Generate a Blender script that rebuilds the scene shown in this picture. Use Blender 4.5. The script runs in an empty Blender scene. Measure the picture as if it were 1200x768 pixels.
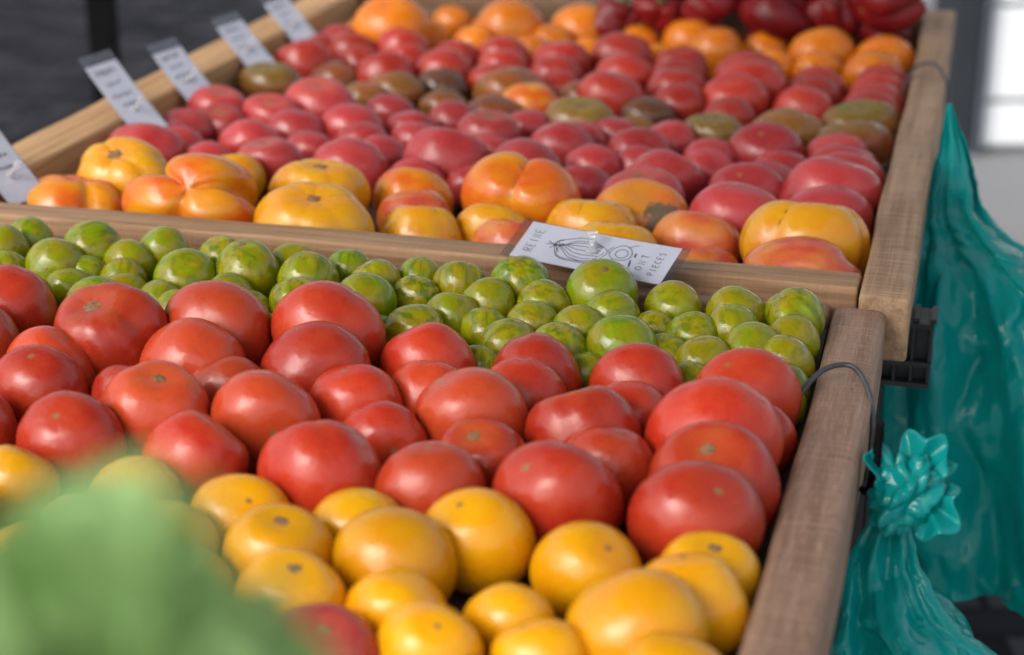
import bpy, bmesh, math, random
from mathutils import Vector, Matrix, noise as mnoise
import numpy as np
R = math.radians
scene = bpy.context.scene
COL = scene.collection

# ---------------------------------------------------------------- camera, sky, sun, exposure
PITCH = math.atan(813/2100.0)
CAMZ = 1.5
cam_d = bpy.data.cameras.new('camera'); cam = bpy.data.objects.new('camera', cam_d); COL.objects.link(cam)
cam.location = (0, 0, CAMZ); cam.rotation_euler = (math.pi/2-PITCH, 0, 0)
cam_d.sensor_width = 36.0; cam_d.lens = 63.0; cam_d.clip_start = 0.02; cam_d.clip_end = 400
cam_d.dof.use_dof = True; cam_d.dof.focus_distance = 1.40; cam_d.dof.aperture_fstop = 4.0
cam_d.dof.aperture_blades = 9
scene.camera = cam

SUN_EL, SUN_AZ = 39.0, 228.0           # compass azimuth of the sun, clockwise from +Y
w = bpy.data.worlds.new('World'); scene.world = w; w.use_nodes = True
nt = w.node_tree; bg = nt.nodes['Background']
sky = nt.nodes.new('ShaderNodeTexSky'); sky.sky_type = 'NISHITA'; sky.sun_disc = False
sky.sun_elevation = R(SUN_EL); sky.sun_rotation = R(SUN_AZ); sky.dust_density = 4.0; sky.air_density = 1.0; sky.ozone_density = 1.0
hs = nt.nodes.new('ShaderNodeHueSaturation'); hs.inputs['Saturation'].default_value = 0.35
nt.links.new(sky.outputs[0], hs.inputs['Color']); nt.links.new(hs.outputs[0], bg.inputs['Color'])
bg.inputs['Strength'].default_value = 0.15
sl = bpy.data.lights.new('sun', 'SUN'); so = bpy.data.objects.new('sun', sl); COL.objects.link(so)
sl.energy = 0.8; sl.angle = R(34); sl.color = (1.0, 0.95, 0.88)
sd = Vector((math.sin(R(SUN_AZ))*math.cos(R(SUN_EL)), math.cos(R(SUN_AZ))*math.cos(R(SUN_EL)), math.sin(R(SUN_EL))))
so.rotation_euler = (-sd).to_track_quat('-Z', 'Y').to_euler(); so.location = sd*8
scene.view_settings.view_transform = 'Standard'; scene.view_settings.look = 'None'
scene.view_settings.exposure = 0.80; scene.view_settings.gamma = 1.0; scene.view_settings.use_curve_mapping = False
scene.render.engine = 'CYCLES'
scene.cycles.max_bounces = 8; scene.cycles.use_denoising = True
scene.cycles.sample_clamp_indirect = 6.0

# ---------------------------------------------------------------- frames: s across the trays, t away from the camera
PSI = R(14.7)
A = Vector((math.sin(PSI), math.cos(PSI), 0)); B = Vector((math.cos(PSI), -math.sin(PSI), 0)); Z = Vector((0, 0, 1))
FW = Vector((0, math.cos(PITCH), -math.sin(PITCH))); UP = Vector((0, math.sin(PITCH), math.cos(PITCH))); RT = Vector((1, 0, 0))
CAM = Vector((0, 0, CAMZ)); FPX = 2100.0
def W3(s, t, z): return B*s + A*t + Z*z
def ray(u, v): return FW + RT*((u-600)/FPX) + UP*((384-v)/FPX)
def on_z(u, v, z):
    d = ray(u, v); p = CAM + d*((z-CAMZ)/d.z); return p
def on_t(u, v, t):
    d = ray(u, v); p = CAM + d*(t/d.dot(A)); return p

# ---------------------------------------------------------------- object helpers
def tag(o, label=None, cat=None, group=None, kind=None):
    if label: o['label'] = label
    if cat: o['category'] = cat
    if group: o['group'] = group
    if kind: o['kind'] = kind
    return o
def link(name, me, parent=None, mat=None, loc=(0, 0, 0), rotz=0):
    o = bpy.data.objects.new(name, me); COL.objects.link(o)
    o.location = loc; o.rotation_euler = (0, 0, rotz)
    if parent: o.parent = parent
    if mat and me is not None: me.materials.append(mat)
    return o
def empty(name, loc, rotz=0): return link(name, None, loc=loc, rotz=rotz)
def smooth(me):
    me.polygons.foreach_set('use_smooth', [True]*len(me.polygons)); me.update()
def mesh(name, v, f, sm=True):
    me = bpy.data.meshes.new(name); me.from_pydata([tuple(x) for x in v], [], f)
    if sm: smooth(me)
    me.update(); return me
def box_bm(bm, lo, hi, bev=0.0, seg=2):
    r = bmesh.ops.create_cube(bm, size=1)
    c = [(lo[i]+hi[i])/2 for i in range(3)]; d = [hi[i]-lo[i] for i in range(3)]
    for v in r['verts']: v.co = Vector((v.co.x*d[0]+c[0], v.co.y*d[1]+c[1], v.co.z*d[2]+c[2]))
    if bev > 0:
        es = list({e for v in r['verts'] for e in v.link_edges})
        bmesh.ops.bevel(bm, geom=es, offset=bev, segments=seg, affect='EDGES', profile=0.6)
def bm_mesh(name, bm, sm=False):
    me = bpy.data.meshes.new(name); bm.to_mesh(me); bm.free()
    if sm: smooth(me)
    return me
def boxes(name, lst, parent, mat, bev=0.0, loc=(0, 0, 0)):
    bm = bmesh.new()
    for lo, hi in lst: box_bm(bm, lo, hi, bev)
    return link(name, bm_mesh(name, bm), parent, mat, loc)
def tube_vf(pts, rad, n=8, cap=True):
    pts = [Vector(p) for p in pts]; V = []; Fc = []
    prev = None
    for i, p in enumerate(pts):
        a = pts[max(i-1, 0)]; b = pts[min(i+1, len(pts)-1)]
        d = (b-a).normalized()
        if prev is None:
            x = d.cross(Vector((0.31, 0.21, 0.93))).normalized()
        else:
            x = (prev - d*prev.dot(d)).normalized()
        prev = x; y = d.cross(x)
        r = rad[i] if isinstance(rad, (list, tuple)) else rad
        for k in range(n):
            an = 2*math.pi*k/n; V.append(p + x*(r*math.cos(an)) + y*(r*math.sin(an)))
    for i in range(len(pts)-1):
        for k in range(n):
            Fc.append((i*n+k, i*n+(k+1) % n, (i+1)*n+(k+1) % n, (i+1)*n+k))
    if cap:
        Fc.append(tuple(range(n-1, -1, -1))); Fc.append(tuple((len(pts)-1)*n+k for k in range(n)))
    return V, Fc
def spline(pts, n=8):
    P = [Vector(p) for p in pts]; P = [P[0]*2-P[1]]+P+[P[-1]*2-P[-2]]; out = []
    for i in range(1, len(P)-2):
        for k in range(n):
            x = k/n; a, b, c, d = P[i-1], P[i], P[i+1], P[i+2]
            out.append(0.5*((2*b)+(c-a)*x+(2*a-5*b+4*c-d)*x*x+(3*b-a-3*c+d)*x**3))
    out.append(P[-2]); return out

# ---------------------------------------------------------------- materials
class NT:
    def __init__(s, name):
        s.m = bpy.data.materials.new(name); s.m.use_nodes = True; s.t = s.m.node_tree
        s.b = s.t.nodes['Principled BSDF']; s.out = s.t.nodes['Material Output']
    def n(s, typ, **kw):
        nd = s.t.nodes.new('ShaderNode'+typ)
        for k, v in kw.items():
            if k.startswith('_'): setattr(nd, k[1:], v)
        return nd
    def l(s, a, b): s.t.links.new(a, b)
    def noise(s, vec, scale, detail=3, rough=.5, dist=0.0):
        nd = s.n('TexNoise'); nd.inputs['Scale'].default_value = scale; nd.inputs['Detail'].default_value = detail
        nd.inputs['Roughness'].default_value = rough; nd.inputs['Distortion'].default_value = dist
        if vec is not None: s.l(vec, nd.inputs['Vector'])
        return nd.outputs['Fac']
    def ramp(s, fac, stops, interp='LINEAR'):
        nd = s.n('ValToRGB'); cr = nd.color_ramp; cr.interpolation = interp
        while len(cr.elements) < len(stops): cr.elements.new(0.5)
        for e, (p, c) in zip(cr.elements, stops):
            e.position = p; e.color = (*c, 1) if len(c) == 3 else c
        s.l(fac, nd.inputs['Fac']); return nd.outputs['Color']
    def fr(s, fac, a, b, lo=0.0, hi=1.0):
        nd = s.n('MapRange'); nd.inputs[1].default_value = a; nd.inputs[2].default_value = b
        nd.inputs[3].default_value = lo; nd.inputs[4].default_value = hi; s.l(fac, nd.inputs[0]); return nd.outputs[0]
    def mix(s, fac, a, b, mode='MIX'):
        nd = s.n('Mix'); nd.data_type = 'RGBA'; nd.blend_type = mode
        for x, i in ((fac, 0), (a, 6), (b, 7)):
            if isinstance(x, (int, float)): nd.inputs[i].default_value = x
            elif isinstance(x, tuple): nd.inputs[i].default_value = (*x, 1)
            else: s.l(x, nd.inputs[i])
        return nd.outputs[2]
    def math(s, op, a, b=0.0):
        nd = s.n('Math'); nd.operation = op
        for x, i in ((a, 0), (b, 1)):
            if isinstance(x, (int, float)): nd.inputs[i].default_value = x
            else: s.l(x, nd.inputs[i])
        return nd.outputs[0]
    def vmul(s, v, k):
        nd = s.n('VectorMath'); nd.operation = 'MULTIPLY'; s.l(v, nd.inputs[0]); nd.inputs[1].default_value = k; return nd.outputs[0]
    def vadd(s, v, o):
        nd = s.n('VectorMath'); nd.operation = 'ADD'; s.l(v, nd.inputs[0]); s.l(o, nd.inputs[1]); return nd.outputs[0]
    def bump(s, h, strength, dist=0.001):
        nd = s.n('Bump'); nd.inputs['Strength'].default_value = strength; nd.inputs['Distance'].default_value = dist
        s.l(h, nd.inputs['Height']); s.l(nd.outputs[0], s.b.inputs['Normal'])
    def set(s, **kw):
        for k, v in kw.items():
            i = s.b.inputs[k.replace('_', ' ')]
            if isinstance(v, (int, float)): i.default_value = v
            elif isinstance(v, tuple): i.default_value = (*v, 1) if len(v) == 3 and i.type == 'RGBA' else v
            else: s.l(v, i)
def flat(name, c, rough=.6, metal=0.0, var=.25, scale=40):
    k = NT(name); tc = k.n('TexCoord'); n = k.noise(tc.outputs['Object'], scale, 4)
    k.set(Base_Color=k.mix(k.fr(n, .3, .7), tuple(x*(1-var) for x in c), tuple(min(1, x*(1+var)) for x in c)), Roughness=rough, Metallic=metal)
    return k.m

def tomato_mat(name, build, rough=.3, sss=.12, ssr=(1, .25, .1), bump=.25):
    """build(k, pv, rv, r, ob) returns the skin colour socket; pv = direction round the fruit, stem at +z"""
    k = NT(name); at = k.n('Attribute'); at.attribute_name = 'pv'; pv = at.outputs['Vector']
    oi = k.n('ObjectInfo'); rnd = oi.outputs['Random']
    cv = k.n('CombineXYZ'); k.l(k.math('MULTIPLY', rnd, 37.0), cv.inputs[0]); k.l(k.math('MULTIPLY', rnd, 91.0), cv.inputs[1])
    rv = k.vadd(pv, cv.outputs[0])
    sp = k.n('SeparateXYZ'); k.l(pv, sp.inputs[0])
    col = build(k, pv, rv, rnd, sp.outputs['Z'])
    col = k.mix(k.fr(sp.outputs['Z'], -.9965, -.9985), col, (.24, .125, .045))
    # small corky flecks
    vo = k.n('TexVoronoi'); vo.inputs['Scale'].default_value = 9.0; k.l(rv, vo.inputs['Vector'])
    gate = k.math('GREATER_THAN', k.noise(rv, 2.3, 1), .56)
    fl = k.math('MULTIPLY', k.fr(vo.outputs['Distance'], .035, .075, .55, 0), gate)
    col = k.mix(fl, col, (.5, .27, .1))
    k.set(Base_Color=col, Roughness=k.fr(k.noise(rv, 3.5, 3), .3, .7, rough-.08, rough+.07), Specular_IOR_Level=.40,
          Subsurface_Weight=sss*.55, Subsurface_Radius=ssr, Subsurface_Scale=.004, Coat_Weight=.10, Coat_Roughness=.10)
    k.bump(k.noise(rv, 5.0, 2), bump, .0015)
    return k.m
def skin(c1, c2, shoulder, sh0=.45, sh1=1.05, c3=None):
    def f(k, pv, rv, r, z):
        col = k.mix(k.fr(k.noise(rv, 1.4, 2), .35, .65), c1, c2)
        if c3: col = k.mix(k.fr(k.math('FRACT', k.math('MULTIPLY', r, 7.31)), .55, 1.0, 0, .75), col, c3)
        n = k.math('MULTIPLY', k.math('SUBTRACT', k.noise(rv, 2.5, 3), .5), .9)
        col = k.mix(k.fr(k.math('ADD', z, n), sh0, sh1, 0, .85), col, shoulder)
        col = k.mix(k.fr(k.noise(k.vmul(rv, (9, 9, 2.2)), 2.2, 3), .45, .75, 0, .22), col, shoulder)
        h = k.n('HueSaturation'); k.l(col, h.inputs['Color']); k.l(k.fr(r, 0, 1, .8, 1.2), h.inputs['Value'])
        return h.outputs[0]
    return f
def zebra(k, pv, rv, r, z):
    r2 = k.math('FRACT', k.math('MULTIPLY', r, 5.77)); r3 = k.math('FRACT', k.math('MULTIPLY', r, 13.1))
    base = k.mix(k.fr(r2, .1, .9), (.165, .235, .002), (.255, .220, .002))
    base = k.mix(k.fr(k.noise(rv, 1.3, 2), .40, .68, 0, .8), base, (.29, .20, .006))
    st = k.noise(k.vmul(rv, (1, 1, .11)), 3.6, 4, .55, .25)
    amt = k.fr(r3, .1, .9, .22, .75)
    dark = k.math('MULTIPLY', k.fr(st, .51, .60), amt)
    col = k.mix(dark, base, (.055, .125, .006))
    col = k.mix(k.math('MULTIPLY', k.fr(st, .45, .36), k.math('MULTIPLY', amt, .6)), col, (.33, .40, .012))
    col = k.mix(k.fr(k.noise(rv, 15, 2), .66, .72, 0, .35), col, (.06, .09, .012))
    return col
def heirloom(c1, c2, streak, amt=.7, scar=False):
    def f(k, pv, rv, r, z):
        col = k.mix(k.fr(k.noise(rv, 1.3, 2), .38, .62), c1, c2)
        st = k.noise(k.vmul(rv, (1, 1, .22)), 3.6, 4, .6, .3)
        zz = k.fr(k.math('ADD', z, k.math('MULTIPLY', k.noise(rv, 1.7, 2), .9)), .75, -.1, 0, 1)
        col = k.mix(k.math('MULTIPLY', k.math('MULTIPLY', k.fr(st, .42, .62), zz), amt), col, streak)
        at = k.n('Attribute'); at.attribute_name = 'cr'
        ln = k.math('MULTIPLY', k.fr(at.outputs['Fac'], .9, 1.0), k.fr(k.noise(rv, 4, 3), .44, .56))
        col = k.mix(ln, col, (.10, .055, .02))
        if scar:
            sv = k.n('VectorMath'); sv.operation = 'DISTANCE'; k.l(pv, sv.inputs[0]); sv.inputs[1].default_value = scar
            d = k.math('ADD', sv.outputs['Value'], k.math('MULTIPLY', k.noise(rv, 3, 4, .6), 1.0))
            col = k.mix(k.fr(d, .98, .90), col, k.mix(k.noise(rv, 22, 3), (.06, .05, .03), (.22, .16, .09)))
        return col
    return f
RED = tomato_mat('red tomato skin', skin((.41, .021, .009), (.47, .040, .013), (.48, .10, .025), .7, 1.25, (.47, .065, .018)), .30)
PINK = tomato_mat('pink tomato skin', skin((.345, .025, .029), (.40, .042, .043), (.42, .085, .05), .7, 1.2), .30)
REARRED = tomato_mat('deep red tomato skin', skin((.33, .017, .012), (.37, .034, .020), (.36, .09, .03), .6, 1.1), .30)
YEL = tomato_mat('yellow tomato skin', skin((.68, .315, .002), (.66, .265, .002), (.62, .29, .004), .3, 1.0, (.60, .33, .004)), .27, .12, (1, .5, .1))
ORA = tomato_mat('orange tomato skin', skin((.66, .19, .003), (.62, .145, .004), (.64, .22, .008), .4, 1.0), .3, .12, (1, .4, .1))
ZEB = tomato_mat('green striped tomato skin', zebra, .19, .0, (.6, 1, .2))
HYEL = tomato_mat('yellow heirloom skin', heirloom((.64, .315, .010), (.64, .25, .007), (.58, .12, .015), .5), .25, .12, (1, .5, .1))
HORA = tomato_mat('orange heirloom skin', heirloom((.64, .24, .008), (.60, .11, .008), (.54, .06, .014), .7), .25, .12, (1, .4, .1))
HRED = tomato_mat('red and yellow heirloom skin', heirloom((.52, .07, .035), (.60, .20, .04), (.48, .04, .03), .95), .25, .12, (1, .4, .1))
HSCAR = tomato_mat('scarred heirloom skin', heirloom((.60, .14, .02), (.58, .22, .02), (.52, .05, .02), .8, scar=(.48, -.52, .70)), .3, .1, (1, .4, .1))
BRN = tomato_mat('brown tomato skin', skin((.18, .045, .017), (.26, .065, .02), (.20, .14, .022), .1, .9, (.22, .11, .022)), .26, .08)
BRNG = tomato_mat('olive brown tomato skin', skin((.19, .080, .016), (.27, .070, .017), (.14, .125, .016), .35, 1.0), .26, .08, (.7, 1, .2))
DARK = tomato_mat('dark chocolate tomato skin', skin((.09, .036, .018), (.13, .048, .02), (.08, .06, .02), .2, 1.0), .26, .06)
PEP = tomato_mat('shaded red pepper skin', skin((.14, .004, .006), (.21, .008, .009), (.18, .010, .010), .7, 1.2), .36, .05)  # dark red, lowered further to carry the shadow over the heap
for k_, v_ in (('Coat Weight', 0.0), ('Specular IOR Level', .35)): PEP.node_tree.nodes['Principled BSDF'].inputs[k_].default_value = v_
SCAR = flat('corky stem scar', (.20, .105, .045), .8, 0, .5, 300)
STEM = flat('pepper stem green', (.06, .12, .03), .6, 0, .3, 90)

def wood(name, c1, c2, dark, cross=.3, weave=0.0, rough=.65):
    k = NT(name); tc = k.n('TexCoord'); ob = tc.outputs['Object']
    oi = k.n('ObjectInfo'); cv = k.n('CombineXYZ'); k.l(k.math('MULTIPLY', oi.outputs['Random'], 7.0), cv.inputs[0]); k.l(k.math('MULTIPLY', oi.outputs['Random'], 13.0), cv.inputs[2])
    p = k.vadd(ob, cv.outputs[0])
    g1 = k.noise(k.vmul(p, (95, 3.2, 95)), 1.0, 5, .6, .4)
    g2 = k.noise(k.vmul(p, (330, 9, 330)), 1.0, 4, .6)
    big = k.noise(k.vmul(p, (14, 4, 14)), 1.0, 3)
    saw = k.noise(k.vmul(p, (10, 620, 10)), 1.0, 3, .7)
    saw2 = k.noise(k.vmul(p, (18, 130, 30)), 1.0, 4, .7)
    col = k.mix(k.fr(big, .3, .7), c1, c2)
    col = k.mix(k.fr(g1, .42, .68, 0, .8), col, dark)
    col = k.mix(k.fr(g2, .5, .7, 0, .5), col, dark)
    col = k.mix(k.math('MULTIPLY', k.fr(saw, .5, .72), cross), col, tuple(min(1, x*1.55) for x in c2))
    col = k.mix(k.math('MULTIPLY', k.fr(saw2, .56, .74), cross), col, dark)
    col = k.mix(k.fr(k.noise(k.vmul(p, (60, 90, 60)), 1.0, 5, .7), .62, .72, 0, .3), col, tuple(x*.6 for x in dark))
    # worn pale arrises
    geo = k.n('NewGeometry')
    col = k.mix(k.fr(geo.outputs['Pointiness'], .52, .62, 0, .5), col, tuple(min(1, x*1.4) for x in c2))
    if weave:
        wv = k.noise(k.vmul(p, (520, 60, 520)), 1.0, 2)
        col = k.mix(k.math('MULTIPLY', k.fr(wv, .52, .7), weave), col, tuple(min(1, x*1.5) for x in c2))
    k.set(Base_Color=col, Roughness=k.fr(g1, .3, .8, rough-.1, rough+.15), Specular_IOR_Level=.35)
    k.bump(k.math('ADD', k.math('MULTIPLY', g2, .6), k.math('ADD', k.math('MULTIPLY', saw, .5*cross+.1), k.math('MULTIPLY', saw2, cross))), .5, .0012)
    return k.m
WOOD_GREY = wood('greyed sawn wood', (.29, .175, .095), (.39, .25, .15), (.12, .06, .03), .8)
WOOD_TAN = wood('tan wood', (.46, .265, .11), (.54, .33, .155), (.25, .115, .04), .12)
WOOD_MAUVE = wood('brown worn wood', (.25, .150, .098), (.32, .20, .14), (.13, .07, .04), .5, .4)
WOOD_BOARD = wood('divider wood', (.32, .185, .095), (.41, .25, .14), (.12, .055, .025), .14)
WOOD_SHADED = wood('shaded board wood', (.15, .085, .045), (.20, .12, .065), (.07, .035, .018), .12)  # far end board: its shade is put into this darker wood colour
WOOD_FLOOR = wood('crate floor wood', (.06, .04, .028), (.08, .055, .04), (.03, .02, .014), .1)

# ---------------------------------------------------------------- ground, street
def ground_mat():
    k = NT('pale asphalt'); tc = k.n('TexCoord'); ob = tc.outputs['Object']
    n = k.noise(ob, 2.0, 5); f = k.noise(ob, 160, 3)
    k.set(Base_Color=k.mix(k.fr(f, .35, .65), k.mix(n, (.17, .172, .178), (.25, .25, .255)), k.mix(n, (.27, .27, .275), (.21, .21, .215))), Roughness=.95, Specular_IOR_Level=.1)
    k.bump(f, .4, .003); return k.m
def cobble_mat():
    k = NT('dark stone setts'); tc = k.n('TexCoord'); ob = tc.outputs['Object']
    br = k.n('TexBrick'); k.l(ob, br.inputs['Vector']); br.inputs['Scale'].default_value = 3.2
    br.inputs['Color1'].default_value = (.006, .007, .009, 1); br.inputs['Color2'].default_value = (.055, .055, .064, 1); br.inputs['Mortar'].default_value = (.005, .0055, .007, 1)
    br.inputs['Mortar Size'].default_value = .03; br.inputs['Mortar Smooth'].default_value = .3
    big = k.noise(ob, .9, 3)
    k.set(Base_Color=k.mix(k.fr(big, .35, .7, 0, .7), br.outputs['Color'], (.022, .0215, .025)), Roughness=.95, Specular_IOR_Level=.05)
    k.bump(br.outputs['Fac'], -.6, .01); return k.m
def sheet(name, x0, x1, y0, y1, z, mat, nx=1, ny=1):
    me = mesh(name, [(x0, y0, z), (x1, y0, z), (x1, y1, z), (x0, y1, z)], [(0, 1, 2, 3)], False)
    return tag(link(name, me, None, mat), kind='structure')
sheet('ground', -120, 120, -60, 180, 0, ground_mat())
st = sheet('cobbled_street', -60, .9, 2.2, 80, .004, cobble_mat())

# ---------------------------------------------------------------- shop front beyond the stall (right)
SLATE = flat('slate grey paint', (.016, .020, .027), .6, 0, .15, 4)
LSLATE = flat('mid grey metal', (.09, .10, .12), .5, .2, .12, 6)
WHITE = flat('white lacquered panel', (.80, .82, .84), .4, 0, .03, 3)
GROOVE = flat('grey seal', (.40, .42, .44), .6, 0, .1, 9)
pb = on_z(1152, 187, 0.0); Yf = pb.y; x0 = pb.x
shop = empty('shop_front', (x0, Yf, 0))
tag(shop, 'pale panelled shop door in a slate grey frame across the pavement', 'shop front')
boxes('wall', [((-.108, .06, 0), (-.022, .35, 3.2)), ((-2.4, .22, 2.6), (3.0, .6, 3.2))], shop, SLATE, .004)
boxes('door_frame', [((-.020, .03, 0), (-.001, .2, 2.6)), ((.001, .03, 2.5), (1.6, .2, 2.597))], shop, LSLATE, .003)
hts = [0.02, .165, .46, .76, 1.06, 1.36, 1.66, 1.96, 2.26, 2.48]
for a_, b_ in zip(hts[:-1], hts[1:]):
    boxes('door_panel', [((.003, .06, a_+.008), (1.55, .1, b_-.008))], shop, WHITE, .008)
boxes('door_seal', [((.003, .101, .0), (1.55, .14, 2.49))], shop, GROOVE)
boxes('side_pier', [((1.602, .05, 0), (1.95, .35, 2.597))], shop, SLATE, .004)

# ---------------------------------------------------------------- stall post
pp = on_t(123, 60, 2.95)
post = empty('stall_post', (pp.x, pp.y, 0)); tag(post, 'black upright metal post behind the tan rail with the price tags', 'post')
BLK = flat('black painted metal', (.003, .003, .0035), .7, 0, .2, 30); BLK.node_tree.nodes['Principled BSDF'].inputs['Specular IOR Level'].default_value = .1
boxes('tube', [((-.024, -.024, .012), (.024, .024, 2.7))], post, BLK, .004)
boxes('base_plate', [((-.09, -.09, .005), (.09, .09, .0115))], post, BLK, .002)

boxes('bracket', [((-.03, -.03, 2.34), (.03, .03, 2.40))], post, BLK, .003)
# unseen canopy added over the trays to shape the light on the fruit
cvm = NT('pale awning canvas'); tcv = cvm.n('TexCoord'); cvm.set(Base_Color=cvm.mix(cvm.noise(tcv.outputs['Object'], 3, 3), (.36, .36, .34), (.42, .42, .40)), Roughness=.85)
tlv = cvm.n('BsdfTranslucent'); tlv.inputs[0].default_value = (.6, .6, .57, 1); mxv = cvm.n('MixShader'); mxv.inputs[0].default_value = .22
cvm.l(cvm.b.outputs[0], mxv.inputs[1]); cvm.l(tlv.outputs[0], mxv.inputs[2]); cvm.l(mxv.outputs[0], cvm.out.inputs['Surface'])
aw = empty('added_awning', W3(-.5, .95, 2.36), -PSI); tag(aw, 'unseen pale canvas canopy added above the wooden trays to shape the light', 'added_awning')
nv, Vv, Fv = 24, [], []
for i in range(nv+1):
    for j in range(nv+1):
        x, y = -1.0+2.0*i/nv, -1.2+2.45*j/nv
        Vv.append((x, y, .03-.05*math.sin(math.pi*i/nv)*math.sin(math.pi*((2*j/nv) % 1))))
for i in range(nv):
    for j in range(nv): a = i*(nv+1)+j; Fv.append((a, a+nv+1, a+nv+2, a+1))
fo = link('canvas', mesh('canvas', Vv, Fv), aw, cvm.m); md = fo.modifiers.new('cloth', 'SOLIDIFY'); md.thickness = .002
boxes('bar', [((-1.0, y-.015, -.02), (1.0, y+.015, .01)) for y in (-1.18, .02, 1.20)], aw, BLK, .003)
# ---------------------------------------------------------------- trays
def zfloor(t):
    if t < 1.16: return .942
    return .942 + min(1, (t-1.16)/.21)*.033
def tray_part(name, parent, s0, s1, t0, t1, z0, z1, mat, bev=.004, along='t', warp=.0012, seed=0):
    """one bevelled, slightly uneven timber; local Y runs along the grain"""
    rnd = random.Random(seed)
    L = (t1-t0) if along == 't' else (s1-s0); Wd = (s1-s0) if along == 't' else (t1-t0); H = z1-z0
    n = max(6, int(L/.03)); bm = bmesh.new(); b = bev
    prof = []
    for cx, cz, a0 in ((Wd/2-b, H/2-b, 0), (-Wd/2+b, H/2-b, 90), (-Wd/2+b, -H/2+b, 180), (Wd/2-b, -H/2+b, 270)):
        for q in range(4): prof.append((cx+b*math.cos(R(a0+q*30)), cz+b*math.sin(R(a0+q*30))))
    ph = [rnd.uniform(0, 6.3) for _ in range(6)]
    rings = []
    ys = [-L/2, -L/2+b*.35, -L/2+b] + [-L/2+L*i/n for i in range(1, n)] + [L/2-b, L/2-b*.35, L/2]
    for i, y in enumerate(ys):
        sc = 1.0
        ins = {0: b*.8, 1: b*.25, len(ys)-1: b*.8, len(ys)-2: b*.25}.get(i, 0)
        ring = []
        for (x, z) in prof:
            xx = x*(1-2*ins/Wd) + warp*math.sin(y*7+ph[0]) + warp*.5*math.sin(y*23+ph[1]+z*40)
            zz = z*(1-2*ins/H) + warp*.7*math.sin(y*9+ph[2]) + warp*.4*math.sin(y*31+ph[3]+x*50)
            ring.append(bm.verts.new((xx, y, zz)))
        rings.append(ring)
    m = len(prof)
    for i in range(len(rings)-1):
        for q in range(m): bm.faces.new((rings[i][q], rings[i+1][q], rings[i+1][(q+1) % m], rings[i][(q+1) % m]))
    bm.faces.new(rings[0]); bm.faces.new(rings[-1][::-1])
    bmesh.ops.recalc_face_normals(bm, faces=bm.faces)
    me = bm_mesh(name, bm, True)
    rz = -PSI if along == 't' else -PSI-math.pi/2
    return link(name, me, parent, mat, W3((s0+s1)/2, (t0+t1)/2, (z0+z1)/2), rz)
def tray(name, label):
    return tag(empty(name, (0, 0, 0)), label, 'tray', 'wooden display trays')
far = tray('wooden_tray', 'raised wooden tray further back, heaped with red, brown and heirloom tomatoes')
tray_part('side_rail', far, -.074, -.033, 1.392, 2.62, .944, 1.0, WOOD_GREY, .004, 't', .0012, 1)
tray_part('side_rail', far, -.972, -.908, 1.40, 2.62, .944, 1.0, WOOD_TAN, .005, 't', .0012, 2)
tray_part('end_board', far, -.906, -.0765, 1.409, 1.446, .944, 1.0005, WOOD_BOARD, .0025, 's', .0008, 3)
tray_part('end_board', far, -.906, -.0765, 2.55, 2.58, .944, 1.004, WOOD_SHADED, .003, 's', .001, 4)
tray_part('tray_floor', far, -.906, -.0765, 1.449, 2.547, .918, .934, WOOD_FLOOR, .002, 't', 0, 5)
near = tray('wooden_tray', 'nearer wooden tray holding green striped, red and yellow tomatoes')
tray_part('side_rail', near, -.0945, -.0515, .30, 1.402, .925, .987, WOOD_MAUVE, .0085, 't', .0012, 6)
tray_part('side_rail', near, -1.03, -.985, .30, 1.402, .925, .987, WOOD_MAUVE, .0085, 't', .0012, 7)
tray_part('end_board', near, -.983, -.0975, 1.380, 1.4055, .925, .9865, WOOD_MAUVE, .0035, 's', .0008, 8)
tray_part('end_board', near, -.983, -.0975, .302, .33, .925, .9865, WOOD_MAUVE, .0035, 's', .0008, 9)
fv = []; ts = [.333, .8, 1.16, 1.377]
for t in ts:
    for s in (-.983, -.097): fv.append(W3(s, t, zfloor(t)-.0015))
for t in ts:
    for s in (-.983, -.097): fv.append(W3(s, t, zfloor(t)-.0155))
ff = []
for i in range(3):
    a = i*2; ff += [(a, a+1, a+3, a+2), (8+a, 8+a+2, 8+a+3, 8+a+1), (a, a+2, 8+a+2, 8+a), (a+1, 8+a+1, 8+a+3, a+3)]
ff += [(0, 8, 9, 1), (6, 7, 15, 14)]
link('tray_floor', mesh('tray_floor', fv, ff, False), near, WOOD_FLOOR)

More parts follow.
